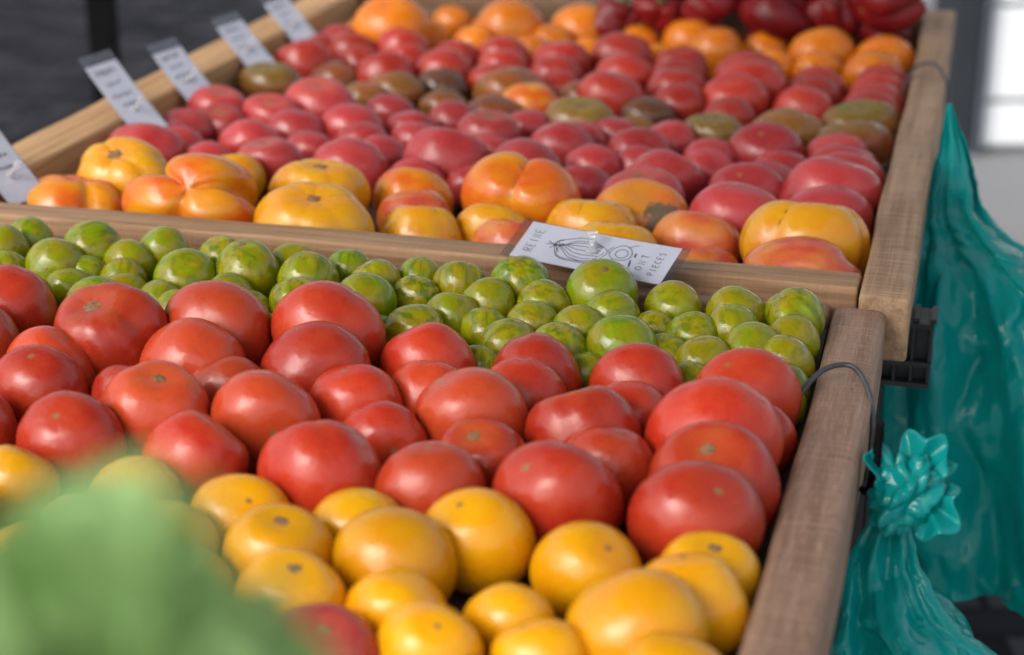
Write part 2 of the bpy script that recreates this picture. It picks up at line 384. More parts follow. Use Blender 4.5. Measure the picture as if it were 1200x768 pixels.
# black plastic crates that carry the trays
PLAST = flat('black ribbed plastic', (.016, .017, .019), .42, 0, .2, 60)
def plastic_crate(label, s0, s1, t0, t1, z0, z1):
    e = empty('plastic_crate', W3((s0+s1)/2, (t0+t1)/2, z0), -PSI); tag(e, label, 'crate', 'black plastic crates under the trays')
    hs_, ht, h = (s1-s0)/2, (t1-t0)/2, z1-z0; i_ = .042
    boxes('body', [((-hs_+i_, -ht+i_, 0), (hs_-i_, ht-i_, .012)), ((-hs_+i_, -ht+i_, .0125), (-hs_+i_+.006, ht-i_, h-.003)), ((hs_-i_-.006, -ht+i_, .0125), (hs_-i_, ht-i_, h-.003)),
        ((-hs_+i_+.0065, -ht+i_, .0125), (hs_-i_-.0065, -ht+i_+.006, h-.003)), ((-hs_+i_+.0065, ht-i_-.006, .0125), (hs_-i_-.0065, ht-i_, h-.003))], e, PLAST, .002)
    rim = []
    rh = .062
    for sg in (-1, 1):        # front and back flanges, three shelves and upright ribs
        y0, y1 = (sg*ht, sg*(ht-i_)) if sg < 0 else (sg*(ht-i_), sg*ht)
        for zz in (h-rh, h-rh+.020, h-.006): rim.append(((-hs_, y0, zz), (hs_, y1, zz+.0045)))
        nn = int((2*hs_)/.0145)
        for q in range(nn+1):
            x = -hs_+.0005+(2*hs_-.0035)*q/nn
            rim.append(((x, y0+.0012, h-rh+.0048), (x+.0024, y1-.0012, h-rh+.0198))); 
            rim.append(((x, y0+.0012, h-rh+.0248), (x+.0024, y1-.0012, h-.0063)))
            rim.append(((x-.0001, y0+.002, h-.0013), (x+.005, y1-.004, h+.0028)))
        rim.append(((-hs_+.001, (y0+.011) if sg < 0 else y1-.014, h-rh+.0047), (hs_-.001, y0+.014 if sg < 0 else y1-.011, h-.0065)))
    for sg in (-1, 1):
        x0_, x1_ = (sg*(hs_-.026), sg*(hs_-i_)) if sg < 0 else (sg*(hs_-i_), sg*(hs_-.026))
        for zz in (h-rh, h-rh+.020, h-.006): rim.append(((x0_, -ht+i_+.001, zz), (x1_, ht-i_-.001, zz+.0045)))
        nn = int((2*ht)/.03)
        for q in range(1, nn):
            y = -ht+2*ht*q/nn
            if abs(y) < ht-i_-.004:
                rim.append(((x0_+.0012, y, h-rh+.0048), (x1_-.0012, y+.0024, h-rh+.0198))); rim.append(((x0_+.0012, y, h-rh+.0248), (x1_-.0012, y+.0024, h-.0063)))
                rim.append(((x0_+.002, y, h-.0013), (x1_-.002, y+.005, h+.0028)))
    boxes('rim', rim, e, PLAST)
    return e
plastic_crate('black plastic crate with a ribbed rim jutting out under the raised tray', -.55, -.0138, 1.50, 1.88, .64, .9405)
plastic_crate('black plastic crate low down beneath the teal bags', -.50, .17, 1.25, 1.66, .22, .52)
boxes_ = [((-.95, 1.30), ), ]
# trestle table that bears the crates
TBL = flat('dark stained table', (.03, .026, .023), .6, 0, .3, 20)
tb = empty('trestle_table', W3(-.5, 1.5, 0), -PSI); tag(tb, 'dark trestle table standing underneath the wooden trays', 'table')
boxes('tabletop', [((-.50, -1.15, .888), (-.10, -.135, .922))], tb, TBL, .003)
boxes('tabletop', [((-.50, .31, .888), (.40, 1.05, .915))], tb, TBL, .003)
for (x, y) in ((-.46, -1.1), (-.16, -1.1), (-.46, 1.0), (.36, 1.0), (-.46, -.2), (.36, .36)):
    boxes('leg', [((x-.025, y-.025, .005), (x+.025, y+.025, .887))], tb, TBL, .003)

# ---------------------------------------------------------------- fruit
def fruit_mesh(name, W, D, H, axis, seed, lobes=0, lobe=0.0, crease=0.0, dim=.16, boxy=.92, irr=.03, scar=False, res=1.0, offs0=None):
    rnd = random.Random(seed); n = int(40*res); m = int(24*res)
    th = np.linspace(0, 2*np.pi, n, endpoint=False)[None, :]; ph = np.linspace(0, np.pi, m+1)[1:-1][:, None]
    offs = rnd.uniform(0, 6.28) if offs0 is None else offs0; ks = [np.array([rnd.gauss(0, 1.5) for _ in range(3)]) for _ in range(4)]; ps = [rnd.uniform(0, 6.28) for _ in range(4)]
    wob = [rnd.uniform(-.35, .35)*(1 if offs0 is None else .3) for _ in range(3)]
    def surf(th, ph, out=0.0):
        sn, cs = np.sin(ph), np.cos(ph)
        rho = sn**boxy; z = cs*(.98)
        z = z - dim*np.exp(-(ph/.40)**2) + .05*np.exp(-((np.pi-ph)/.35)**2)
        cr = np.zeros_like(th+ph)
        if lobes:
            tt = th+offs+wob[0]*np.sin(th+1)+wob[1]*np.sin(2*th)
            c = np.abs(np.sin(tt*lobes/2)); g = (1-c)**2.2
            wgt = np.clip(1.15-ph/np.pi*.9, 0, 1)
            rho = rho*(1 + lobe*(c-.6)*wgt - crease*g*wgt); z = z*(1 - .4*crease*g*wgt)
            cr = np.clip((1-c), 0, 1)*np.minimum(1, wgt*1.2)
        dx, dy, dz = sn*np.cos(th), sn*np.sin(th), cs+0*th
        e = 1.0
        for kv, p in zip(ks, ps): e = e + irr*np.sin(kv[0]*dx+kv[1]*dy+kv[2]*dz+p)
        e = e + out
        return np.stack([rho*np.cos(th)*e, rho*np.sin(th)*e, z*e], -1), np.stack([dx, dy, dz], -1), cr
    P, DV, CR = surf(th, ph)
    top, _, _ = surf(np.zeros((1, 1)), np.full((1, 1), 1e-3)); bot, _, _ = surf(np.zeros((1, 1)), np.full((1, 1), np.pi-1e-3))
    pts = np.concatenate([P.reshape(-1, 3), top.reshape(-1, 3)*[0, 0, 1], bot.reshape(-1, 3)*[0, 0, 1]])
    dv = np.concatenate([DV.reshape(-1, 3), [[0, 0, 1]], [[0, 0, -1]]]); cr = np.concatenate([CR.reshape(-1), [CR[0].mean(), 0]])
    ax = Vector(axis).normalized(); q = Z.rotation_difference(ax).to_matrix() @ Matrix.Rotation(rnd.uniform(0, 6.28) if not ((lobes and crease > .1) or offs0 is not None) else 0, 3, 'Z')
    Q = np.array(q); rp = pts @ Q.T
    lo, hi = rp.min(0), rp.max(0); c0 = (lo+hi)/2; sc = np.array([W, D, H])/(hi-lo)
    fr_ = np.array([[B.x, B.y, 0], [A.x, A.y, 0], [0, 0, 1]])
    fin = ((rp-c0)*sc) @ fr_
    rows = m-1; N = rows*n; F_ = []
    for i in range(rows-1):
        a = i*n
        for k in range(n): F_.append((a+k, a+n+k, a+n+(k+1) % n, a+(k+1) % n))
    for k in range(n): F_.append((N, k, (k+1) % n)); F_.append((N+1, (rows-1)*n+(k+1) % n, (rows-1)*n+k))
    me = mesh(name, fin.tolist(), F_)
    a1 = me.attributes.new('pv', 'FLOAT_VECTOR', 'POINT'); a1.data.foreach_set('vector', dv.astype(np.float32).ravel())
    a2 = me.attributes.new('cr', 'FLOAT', 'POINT'); a2.data.foreach_set('value', cr.astype(np.float32))
    sm = None; scar = scar*.68 if scar else scar
    if scar:
        ns = 18; t2 = np.linspace(0, 2*np.pi, ns, endpoint=False)[None, :]
        edge = np.array([rnd.uniform(.72, 1.15) for _ in range(ns)])[None, :]
        V = []
        for fr0 in (.12, .55, 1.0):
            p_, _, _ = surf(t2, scar*fr0*edge, .022 if fr0 < .9 else .002); V.append(p_.reshape(-1, 3))
        p_, _, _ = surf(np.zeros((1, 1)), np.full((1, 1), 1e-3), .02); V.append(p_.reshape(-1, 3)*[0, 0, 1])
        V = np.concatenate(V); V = ((V @ Q.T - c0)*sc) @ fr_
        F2 = []
        for i in range(2):
            for k in range(ns): F2.append((i*ns+k, (i+1)*ns+k, (i+1)*ns+(k+1) % ns, i*ns+(k+1) % ns))
        for k in range(ns): F2.append((3*ns, k, (k+1) % ns))
        sm = mesh('stem_scar', V.tolist(), F2)
    return me, sm

FRUIT = []
def add(kind, u, v, w_, **kw): FRUIT.append(dict(kind=kind, u=u, v=v, w=w_, **kw))
KIND = {   # name, material, height ratio, depth ratio, floor
 'green': ('green_striped_tomato', ZEB, .98, .90, None), 'red': ('red_tomato', RED, .97, .80, None), 'yellow': ('yellow_tomato', YEL, .90, .82, None),
 'mot': ('mottled_red_tomato', PINK, .8, .85, None),
 'heir': ('heirloom_tomato', HYEL, .80, .72, .934), 'pink': ('pink_tomato', PINK, .82, .73, .935), 'brown': ('brown_tomato', BRN, .72, .72, .935),
 'rear': ('deep_red_tomato', REARRED, .84, .73, .935), 'orange': ('orange_tomato', ORA, .86, .78, .935)}
for a in [(34,251,52),(8,257,62),(76,276,68),(106,264,70),(187,263,60),(143,285,62),(10,290,58),(78,310,56),(92,300,46),(54,318,50),(148,302,56),(148,312,52),
 (127,317,70),(210,298,73),(198,327,52),(208,335,60),(182,350,46),(262,280,58),(280,288,76),(335,289,54),(358,298,72),(280,318,60),(292,333,54),(348,319,68),(308,357,44),
 (408,293,54),(440,303,60),(490,302,50),(430,317,72),(490,321,52),(540,307,62),(605,306,70),(564,325,64),(634,330,64),(536,342,64),(625,349,62),(493,355,70),(572,362,60),
 (586,377,72),(576,396,54),(660,375,70),(691,350,65),(708,311,82),(711,334,68),(738,367,82),(683,403,52),(517,377,54),(445,368,46),(771,359,46),(785,333,66),(864,342,68),
 (850,355,66),(817,368,66),(942,346,72),(940,372,64),(890,379,72),(915,396,70),(930,421,56),(815,396,68),(808,415,60),(790,388,54),(935,440,50),
 (-45,262,62),(-38,292,60),(-95,258,60),(-100,290,64),(-150,256,62),(-158,290,64),(-205,254,62),(-215,288,62)]: add('green', *a)
for i in (30, 31, 53): FRUIT[i].update(lobes=3, lobe=.10, crease=.16)
for i in (18, 42): FRUIT[i].update(scar=.16)
nG = len(FRUIT)
for a in [(5,314,110),(112,341,140),(250,336,130),(383,337,134),(-28,343,112),(70,379,110),(50,396,115),(243,367,120),(166,416,76),(178,430,132),(270,406,98),(378,376,130),
 (312,432,130),(417,418,110),(505,383,110),(503,413,98),(552,431,132),(628,398,108),(621,412,104),(752,407,112),(735,438,98),(882,411,122),(842,449,158),(897,468,74),
 (840,497,150),(822,546,155),(687,460,136),(706,488,114),(652,514,152),(566,490,108),(503,520,130),(450,468,96),(376,490,146),(222,486,123),(85,462,126),(-32,452,88),
 (-95,330,120),(-110,400,120),(-120,470,125),(-215,322,124),(-225,400,122),(-235,480,126),(-345,420,122)]: add('red', *a)
for i in (1, 9, 24, 29): FRUIT[nG+i].update(scar=.14 if i != 1 else .17)
nR = len(FRUIT)
for a in [(22,516,100),(165,530,104),(268,563,118),(208,587,118),(222,632,100),(331,594,128),(419,580,116),(341,646,132),(461,608,144),(556,576,132),(686,611,128),(828,614,114),
 (805,647,136),(750,682,165),(596,682,104),(472,665,120),(645,724,118),(780,732,130),(511,712,128),(90,580,110),(40,605,112),(130,640,115),(215,695,118),(20,660,118),(-60,560,110),(-90,620,115),
 (860,790,120),(720,800,130)]: add('yellow', *a)
for i in (5, 7, 3, 11): FRUIT[nR+i].update(scar=.15)
add('mot', 390, 708, 142, scar=.16, label='mottled pink red tomato at the very front beside the blurred basil')
add('mot', 556, 754, 108, label='mottled pink red tomato cut off by the bottom of the photo')
L = lambda s: dict(label=s)
for a, kw in [((68,199,126), dict(mat=HORA, lobes=5, lobe=.14, crease=.26, hr=.62, label='flattened lobed orange heirloom tomato in the corner by the tan rail')),
 ((137,166,120), dict(lobes=5, lobe=.05, crease=.10, scar=.2, hr=.88, label='large yellow heirloom tomato with a starry stem scar by the tan rail')),
 ((228,177,165), dict(mat=HORA, lobes=3, lobe=.14, crease=.40, hr=.74, offs=R(-22), ax=(.05,-.72,.62), label='deeply creased orange heirloom tomato leaning on the divider board')),
 ((272,178,80), dict(label='yellow heirloom tomato peeping out behind the deeply creased orange one')),
 ((373,188,118), dict(scar=.18, lobes=6, lobe=.03, crease=.05, label='pale yellow heirloom tomato with a cracked top, behind a larger yellow one')),
 ((368,215,146), dict(lobes=6, lobe=.03, crease=.05, scar=.16, hr=.76, label='wide golden heirloom tomato resting on the divider, left of the red-blushed ones')),
 ((484,195,98), dict(mat=HORA, label='orange heirloom tomato topmost of the overlapping three left of centre')),
 ((485,222,88), dict(mat=HRED, label='red-streaked heirloom tomato in the middle of the overlapping three')),
 ((493,238,100), dict(mat=HYEL, label='yellow heirloom tomato with red flush, frontmost of the overlapping three')),
 ((607,182,142), dict(mat=HORA, lobes=2, lobe=.08, crease=.26, hr=.78, offs=R(-84), ax=(.1,-.45,.85), label='big orange and yellow heirloom tomato with a crease, among the pink ones')),
 ((583,232,96), dict(label='squat yellow heirloom tomato left of the card with the drawing')),
 ((598,255,100), dict(mat=HRED, label='flat red-blushed heirloom tomato touching the left end of the drawn card')),
 ((696,233,112), dict(mat=HYEL, label='golden heirloom tomato behind the one at the push pin')),
 ((715,253,106), dict(mat=HYEL, label='golden heirloom tomato right behind the push pin of the drawn card')),
 ((745,215,115), dict(mat=HSCAR, lobes=5, lobe=.04, offs=0.0, ax=(.1,-.35,.9), label='orange heirloom tomato with a dry brown scar on its top')),
 ((815,248,108), dict(mat=HRED, lobes=7, lobe=.03, crease=.05, label='orange red ribbed heirloom tomato behind the right end of the card')),
 ((820,282,92), dict(mat=HRED, hr=.7, label='small red heirloom tomato low down at the right end of the card')),
 ((858,237,78), dict(label='small yellow heirloom tomato tucked left of the big golden one')),
 ((947,237,150), dict(lobes=5, lobe=.05, crease=.08, hr=.80, label='biggest golden heirloom tomato, lying against the grey right rail')),
 ((938,272,142), dict(mat=HRED, lobes=4, lobe=.05, crease=.12, hr=.72, ax=(.05,-.95,.35), label='glossy salmon red heirloom tomato with a dimple, in the right front corner'))]:
    add('heir', *a, **kw)
for a in [(137,141,88),(125,137,50),(167,121,64),(236,101,74),(212,144,64),(251,125,66),(240,165,56),(292,140,74),(318,162,78),(320,110,74),(346,129,70),(368,94,86),(363,153,56),(412,122,74),
 (410,162,86),(425,143,66),(447,157,56),(458,110,60),(482,130,58),(488,143,60),(531,118,62),(522,151,98),(572,131,76),(580,156,48),(614,162,86),(620,128,56),(660,142,74),(688,140,56),(713,139,52),
 (698,169,66),(748,151,72),(748,168,54),(685,191,54),(753,198,94),(490,184,70),(553,188,50),(793,139,62),(780,175,86),(838,162,62),(889,147,86),(828,172,56),(912,174,64),(903,185,56),
 (877,190,90),(860,209,110),(980,157,72),(985,169,80),(990,178,92),(980,187,112),(970,214,98)]: add('pink', *a)
for i in (3, 8, 11, 5, 9, 22, 33): FRUIT[-50+i].update(scar=.13)
for a, m_ in [((317,74,76), BRN),((390,71,60), BRN),((432,95,58), BRNG),((460,85,66), BRNG),((520,77,62), DARK),((520,105,58), BRNG),((598,81,84), BRNG),((587,109,70), BRN),((615,98,78), HORA),((688,96,62), BRN),
 ((725,93,52), BRNG),((680,115,84), BRN),((767,111,64), DARK),((742,133,42), BRN),((830,135,76), BRN),((922,123,86), BRN),((923,142,56), BRN),((1010,116,88), BRNG),((1000,140,88), BRN)]:
    add('brown', *a, mat=m_, lobes=5, lobe=.04, crease=.06)
for i in (0, 11, 14, 17): FRUIT[-19+i].update(scar=.2)
for a in [(352,35,46),(358,47,72),(398,31,58),(412,36,60),(470,33,66),(452,60,68),(478,47,54),(519,60,68),(535,47,58),(590,42,64),(590,58,62),(575,73,50),(657,48,68),(652,64,64),(655,83,48),
 (728,38,72),(732,63,68),(714,80,78),(797,55,64),(795,69,68),(793,83,72),(792,97,66),(876,62,80),(873,73,84),(866,83,78),(855,113,56),(957,77,66),(952,88,66),(942,100,70),
 (1035,73,62),(1032,86,66),(1028,98,70),(1023,107,72),(420,52,50)]: add('rear', *a)
for a in [(455,-3,92),(425,23,46),(497,25,52),(531,7,48),(597,-3,78),(580,18,52),(556,31,52),(675,7,72),(652,28,52),(624,40,40),(690,43,40),(747,29,50),(808,23,62),(838,32,66),(897,38,52),
 (905,58,54),(962,33,76),(958,57,58),(1040,42,70),(1027,62,70),(768,50,42)]: add('orange', *a)

def solve(f):
    nm, mat, hr, dr, fl = KIND[f['kind']]
    hr = f.get('hr', hr); f['hrr'] = hr; f['drr'] = f.get('dr', dr)
    W = .07; t = 1.2
    for _ in range(14):
        d0 = ray(f['u'], f['v']); E = math.asin(-d0.normalized().z)
        k = math.sqrt((hr*math.cos(E))**2+(f['drr']*math.sin(E))**2)
        fz = zfloor(t) if fl is None else fl
        p = on_z(f['u'], f['v']+k*f['w']/2, fz+hr*W/2)
        W = f['w']*((p-CAM).dot(FW))/FPX; t = p.dot(A)
    f['s'], f['t'], f['z'], f['W'] = p.dot(B), t, p.z, W
    f['D'] = W*f['drr']; f['H'] = W*hr; f['s0'], f['t0'] = f['s'], f['t']
GROW = {'pink': 1.08, 'rear': 1.06, 'brown': 1.06, 'green': 1.07, 'red': 1.045, 'yellow': 1.05, 'heir': 1.03, 'orange': 1.05}
MINW = {'pink': lambda v: 60+(v-95)*.16, 'rear': lambda v: 60+(v-45)*.1, 'green': lambda v: 58+(v-290)*.02, 'red': lambda v: 104+(v-380)*.12, 'yellow': lambda v: 112+max(0, v-660)*.12, 'brown': lambda v: 58, 'orange': lambda v: 50}
for f in FRUIT:
    f['w'] *= GROW.get(f['kind'], 1.0)
    mw = MINW.get(f['kind'], lambda v: 0)(f['v'])
    if f['w'] < mw: f['v'] += (mw-f['w'])*.10; f['w'] = f['w']*.25+mw*.75
    solve(f)
def bounds(f):
    if KIND[f['kind']][4] is None:
        f['t'] = min(f['t'], 1.379-f['D']*.5); f['s'] = min(f['s'], -.0965-f['W']*.49)
    else:
        f['t'] = max(f['t'], 1.4475+f['D']*.5); f['s'] = min(max(f['s'], -.906+f['W']*.5), -.0765-f['W']*.49); f['t'] = min(f['t'], 2.547-f['D']*.5)
for f in FRUIT: bounds(f)
for it in range(14):
    for i in range(len(FRUIT)):
        a = FRUIT[i]
        for j in range(i+1, len(FRUIT)):
            b = FRUIT[j]
            dt = b['t']-a['t']
            if abs(dt) > .11: continue
            ds = b['s']-a['s']
            if abs(ds) > .13: continue
            wx, wt, wz = (a['W']+b['W'])/2, (a['D']+b['D'])/2, (a['H']+b['H'])/2
            q = math.sqrt((ds/wx)**2+(dt/wt)**2+((b['z']-a['z'])/wz)**2)
            lim = .87 if a['t'] > 1.43 else .92
            if q < lim:
                m_ = (lim-q)*.3; sg = 1 if dt >= 0 else -1
                ms = m_*wx*(ds/wx)/max(q, .2)*.5; mt = m_*wt*(dt/wt)/max(q, .2)
                a['s'] -= ms; b['s'] += ms; a['t'] -= mt; b['t'] += mt
    for f in FRUIT:
        f['t'] = min(max(f['t'], f['t0']-.014), f['t0']+.014); f['s'] = min(max(f['s'], f['s0']-.005), f['s0']+.005); bounds(f)

# labels: rows counted away from something one can find, places counted from the right
ORD = 'first second third fourth fifth sixth seventh eighth ninth tenth eleventh twelfth thirteenth fourteenth fifteenth sixteenth seventeenth eighteenth nineteenth twentieth'.split()
ROWS = {'green': (1, .026, 'green striped tomato', 'row from the divider board'), 'red': (1, .045, 'ripe red tomato', 'red row from the greens'),
 'yellow': (1, .04, 'yellow tomato', 'yellow row from the reds'), 'pink': (-1, .05, 'pinkish red tomato', 'pink row behind the heirlooms'),
 'brown': (-1, .06, 'brown tomato', 'row behind pinks'), 'rear': (-1, .05, 'deep red tomato', 'red row behind the browns'), 'orange': (-1, .05, 'orange tomato', 'orange row behind the deep reds')}
GROUPS = {'green': 'green striped tomatoes in the nearer tray', 'red': 'large red tomatoes in the nearer tray', 'yellow': 'yellow tomatoes at the front', 'mot': 'mottled tomatoes at the very front',
 'heir': 'heirloom tomatoes behind the divider', 'pink': 'pinkish red tomatoes in the raised tray', 'brown': 'brown tomatoes in the raised tray', 'rear': 'deep red tomatoes in the raised tray', 'orange': 'orange tomatoes at the back'}
BROWN_LOOK = {BRN: 'brown', BRNG: 'olive green and brown', DARK: 'dark chocolate', HORA: 'orange flushed'}
for kd, (sg, thr, noun, rowname) in ROWS.items():
    g = sorted([f for f in FRUIT if f['kind'] == kd], key=lambda f: -sg*f['t'])
    rows = []
    for f in g:
        if rows and abs(f['t']-rows[-1][0]['t']) < thr: rows[-1].append(f)
        else: rows.append([f])
    ws = sorted(f['W'] for f in g)
    for ri, row in enumerate(rows):
        row.sort(key=lambda f: -f['s'])
        for oi, f in enumerate(row):
            size = 'large ' if f['W'] > ws[int(len(ws)*.85)] else 'small ' if f['W'] < ws[int(len(ws)*.15)] else ''
            nn = noun if kd != 'brown' else BROWN_LOOK[f['mat']]+' tomato'
            pos = 'rightmost' if oi == 0 else ORD[oi]+' from the right'
            f['label'] = f"{size}{nn}, {pos} in the {ORD[ri]} {rowname}"
rg = random.Random(7)
for i, f in enumerate(FRUIT):
    nm, mat, _, _, _ = KIND[f['kind']]; kd = f['kind']
    if 'ax' in f: ax = f['ax']
    elif f.get('scar'): ax = (rg.uniform(-.25, .25), rg.uniform(-.45, -.1), 1)
    else:
        c = rg.random()
        ax = (rg.uniform(-.5, .5), rg.uniform(.3, 1.0), rg.uniform(-.2, .9)) if c < .55 else (rg.uniform(-.6, .6), rg.uniform(-.2, .7), -1)
        if kd == 'heir': ax = (rg.uniform(-.3, .3), rg.uniform(.1, .6), 1)
    irr = {'green': .03, 'red': .03, 'yellow': .026, 'orange': .018}.get(kd, .03)
    me, sm = fruit_mesh(nm, f['W'], f['D'], f['H'], ax, 100+i, f.get('lobes', rg.choice((0, 4, 5, 6, 7)) if kd not in ('green', 'yellow', 'orange') else 0), f.get('lobe', .032), f.get('crease', .022),
        {'green': .06, 'yellow': .13}.get(kd, .17), {'green': .95, 'yellow': .86, 'red': .85, 'pink': .86, 'rear': .86}.get(kd, .9), irr, f.get('scar', False), 1.25 if f['w'] > 90 else .85 if f['w'] < 66 else 1.0, f.get('offs'))
    o = link(nm, me, None, f.get('mat', mat), W3(f['s'], f['t'], f['z']))
    tag(o, f['label'], 'tomato', GROUPS[kd])
    if sm: link('stem_scar', sm, o, SCAR)

# ---------------------------------------------------------------- red peppers at the far end
def pepper(u, v, wpx, t, seed, label, ax, stem=True):
    rnd = random.Random(seed); p = on_t(u, v, t); W = .96*wpx*((p-CAM).dot(FW))/FPX
    me, sm = fruit_mesh('red_pepper', W, W*.75, W*.82, ax, seed, rnd.choice((3, 4)), .14, .30, .24, .7, .11, False, 1.3)
    o = link('red_pepper', me, None, PEP, p); tag(o, label, 'pepper', 'red peppers heaped at the far end')
    if stem:
        a = Vector(ax).normalized(); a = B*a.x+A*a.y+Z*a.z
        pts = spline([a*W*.24, a*W*.38, a*W*.50+B*.006, a*W*.58+B*.014], 4)
        V, Fc = tube_vf(pts, [.010-.005*min(1, q/6) for q in range(len(pts))], 8)
        link('stem', mesh('stem', V, Fc), o, STEM)
for args in [(722, 22, 62, 2.46, 1, 'dark red pepper with a green stem, leftmost at the far end', (.3, .2, .9)),
 (772, 14, 66, 2.47, 2, 'dark red pepper behind the gap between the orange tomatoes', (.2, -.5, .8)),
 (830, 4, 76, 2.48, 3, 'wrinkled red pepper third from the left at the far end', (-.7, .1, .6), False),
 (908, 14, 96, 2.46, 4, 'large glossy red pepper in the middle of the heap', (.5, .4, -.5), False),
 (975, 12, 72, 2.47, 5, 'bright red pepper with its green stem turned up', (.1, -.3, .95)),
 (1040, 2, 96, 2.46, 6, 'broad red pepper at the far end beside the grey rail', (.6, .4, .3), False),
 (1036, 44, 64, 2.475, 7, 'small dark red pepper low behind the rightmost orange tomato', (-.5, .3, -.7), False),
 (870, -30, 84, 2.50, 8, 'red pepper on top of the heap, left of two others', (.3, -.3, .8)),
 (950, -34, 84, 2.50, 9, 'red pepper on top of the heap, between two others', (-.3, -.3, .8), False),
 (790, -28, 74, 2.50, 10, 'red pepper on the upper left of the heap', (-.3, .3, .8), False),
 (900, 42, 60, 2.49, 12, 'dark red pepper at the bottom of the heap', (-.3, .5, .3), False),
 (970, 44, 60, 2.50, 13, 'dark red pepper sunk between two orange tomatoes', (.3, .5, .3), False),
 (820, 36, 60, 2.50, 14, 'dark red pepper sunk behind a pair of orange tomatoes', (.3, .5, -.3), False)]: pepper(*args)

# ---------------------------------------------------------------- price tags and the drawn card
PAPER = flat('white paper', (.78, .80, .86), .7, 0, .03, 30)
INK = flat('pen ink', (.03, .03, .045), .6, 0, .1, 50)
def clear(name, alpha, tint):
    k = NT(name); tr = k.n('BsdfTransparent'); tr.inputs[0].default_value = (*tint, 1)
    gl = k.n('BsdfGlossy'); gl.inputs['Roughness'].default_value = .18; mx = k.n('MixShader'); mx.inputs[0].default_value = alpha
    k.l(tr.outputs[0], mx.inputs[1]); k.l(gl.outputs[0], mx.inputs[2]); k.l(mx.outputs[0], k.out.inputs['Surface']); return k.m
SLEEVE = clear('clear plastic sleeve', .10, (.93, .93, .95)); PIN = NT('clear pin plastic'); PIN.set(Base_Color=(.9, .9, .92), Transmission_Weight=.75, Roughness=.12, IOR=1.45); PIN = PIN.m
GLY = {'R': [[(0, 0), (0, 1), (.5, 1), (.6, .75), (.45, .5), (0, .5)], [(.25, .5), (.6, 0)]], 'E': [[(.55, 1), (0, 1), (0, 0), (.55, 0)], [(0, .5), (.45, .52)]], 'I': [[(.25, 0), (.25, 1)]],
 'N': [[(0, 0), (0, 1), (.5, 0), (.5, 1)]], 'U': [[(0, 1), (0, .2), (.25, 0), (.5, .2), (.5, 1)]], 'T': [[(0, 1), (.6, 1)], [(.3, 1), (.3, 0)]], 'O': [[(.25, 1), (0, .7), (0, .3), (.25, 0), (.5, .3), (.5, .7), (.25, 1)]],
 'P': [[(0, 0), (0, 1), (.5, 1), (.55, .7), (.4, .5), (0, .5)]], 'C': [[(.55, .9), (.3, 1), (0, .7), (0, .3), (.3, 0), (.55, .1)]], 'S': [[(.5, .9), (.2, 1), (.0, .75), (.5, .35), (.3, 0), (0, .1)]]}
def word(txt, x, y, h, wd):
    out = []
    for i, c in enumerate(txt):
        for st_ in GLY[c]: out.append([(x+(i+.0)*wd+px*wd*.95, y+py*h+.0006*math.sin(i*2.1)) for px, py in st_])
    return out
def scrib(x, y, n, step, h, seed):
    r_ = random.Random(seed); out = []
    for i in range(n):
        x0_ = x+i*step; out.append([(x0_, y+r_.uniform(0, .4)*h), (x0_+step*.2, y+h*r_.uniform(.7, 1)), (x0_+step*.45, y+h*r_.uniform(0, .5)), (x0_+step*.7, y+h*r_.uniform(.3, 1))])
    return out
def ribbons(strokes, wd, z):
    V, Fc = [], []
    for st_ in strokes:
        pts = [Vector((x, y, 0)) for x, y in st_]; b0 = len(V)
        for i, p in enumerate(pts):
            d = (pts[min(i+1, len(pts)-1)]-pts[max(i-1, 0)]); d = d.normalized() if d.length > 0 else Vector((1, 0, 0))
            nrm = Vector((-d.y, d.x, 0))*wd/2
            V += [(p.x+nrm.x, p.y+nrm.y, z), (p.x-nrm.x, p.y-nrm.y, z), (p.x-nrm.x, p.y-nrm.y, z+.00008), (p.x+nrm.x, p.y+nrm.y, z+.00008)]
        for i in range(len(pts)-1):
            a = b0+i*4
            Fc += [(a+3, a+2, a+6, a+7), (a, a+4, a+5, a+1), (a+1, a+5, a+6, a+2), (a, a+3, a+7, a+4)]
    return V, Fc
def outline(cx, cy, rx, ry, n=22, lob=0, amp=0, a0=0):
    return [(cx+rx*math.cos(t_)*(1+amp*math.cos(lob*t_)), cy+ry*math.sin(t_)*(1+amp*math.cos(lob*t_))) for t_ in [a0+2*math.pi*i/n for i in range(n+1)]]
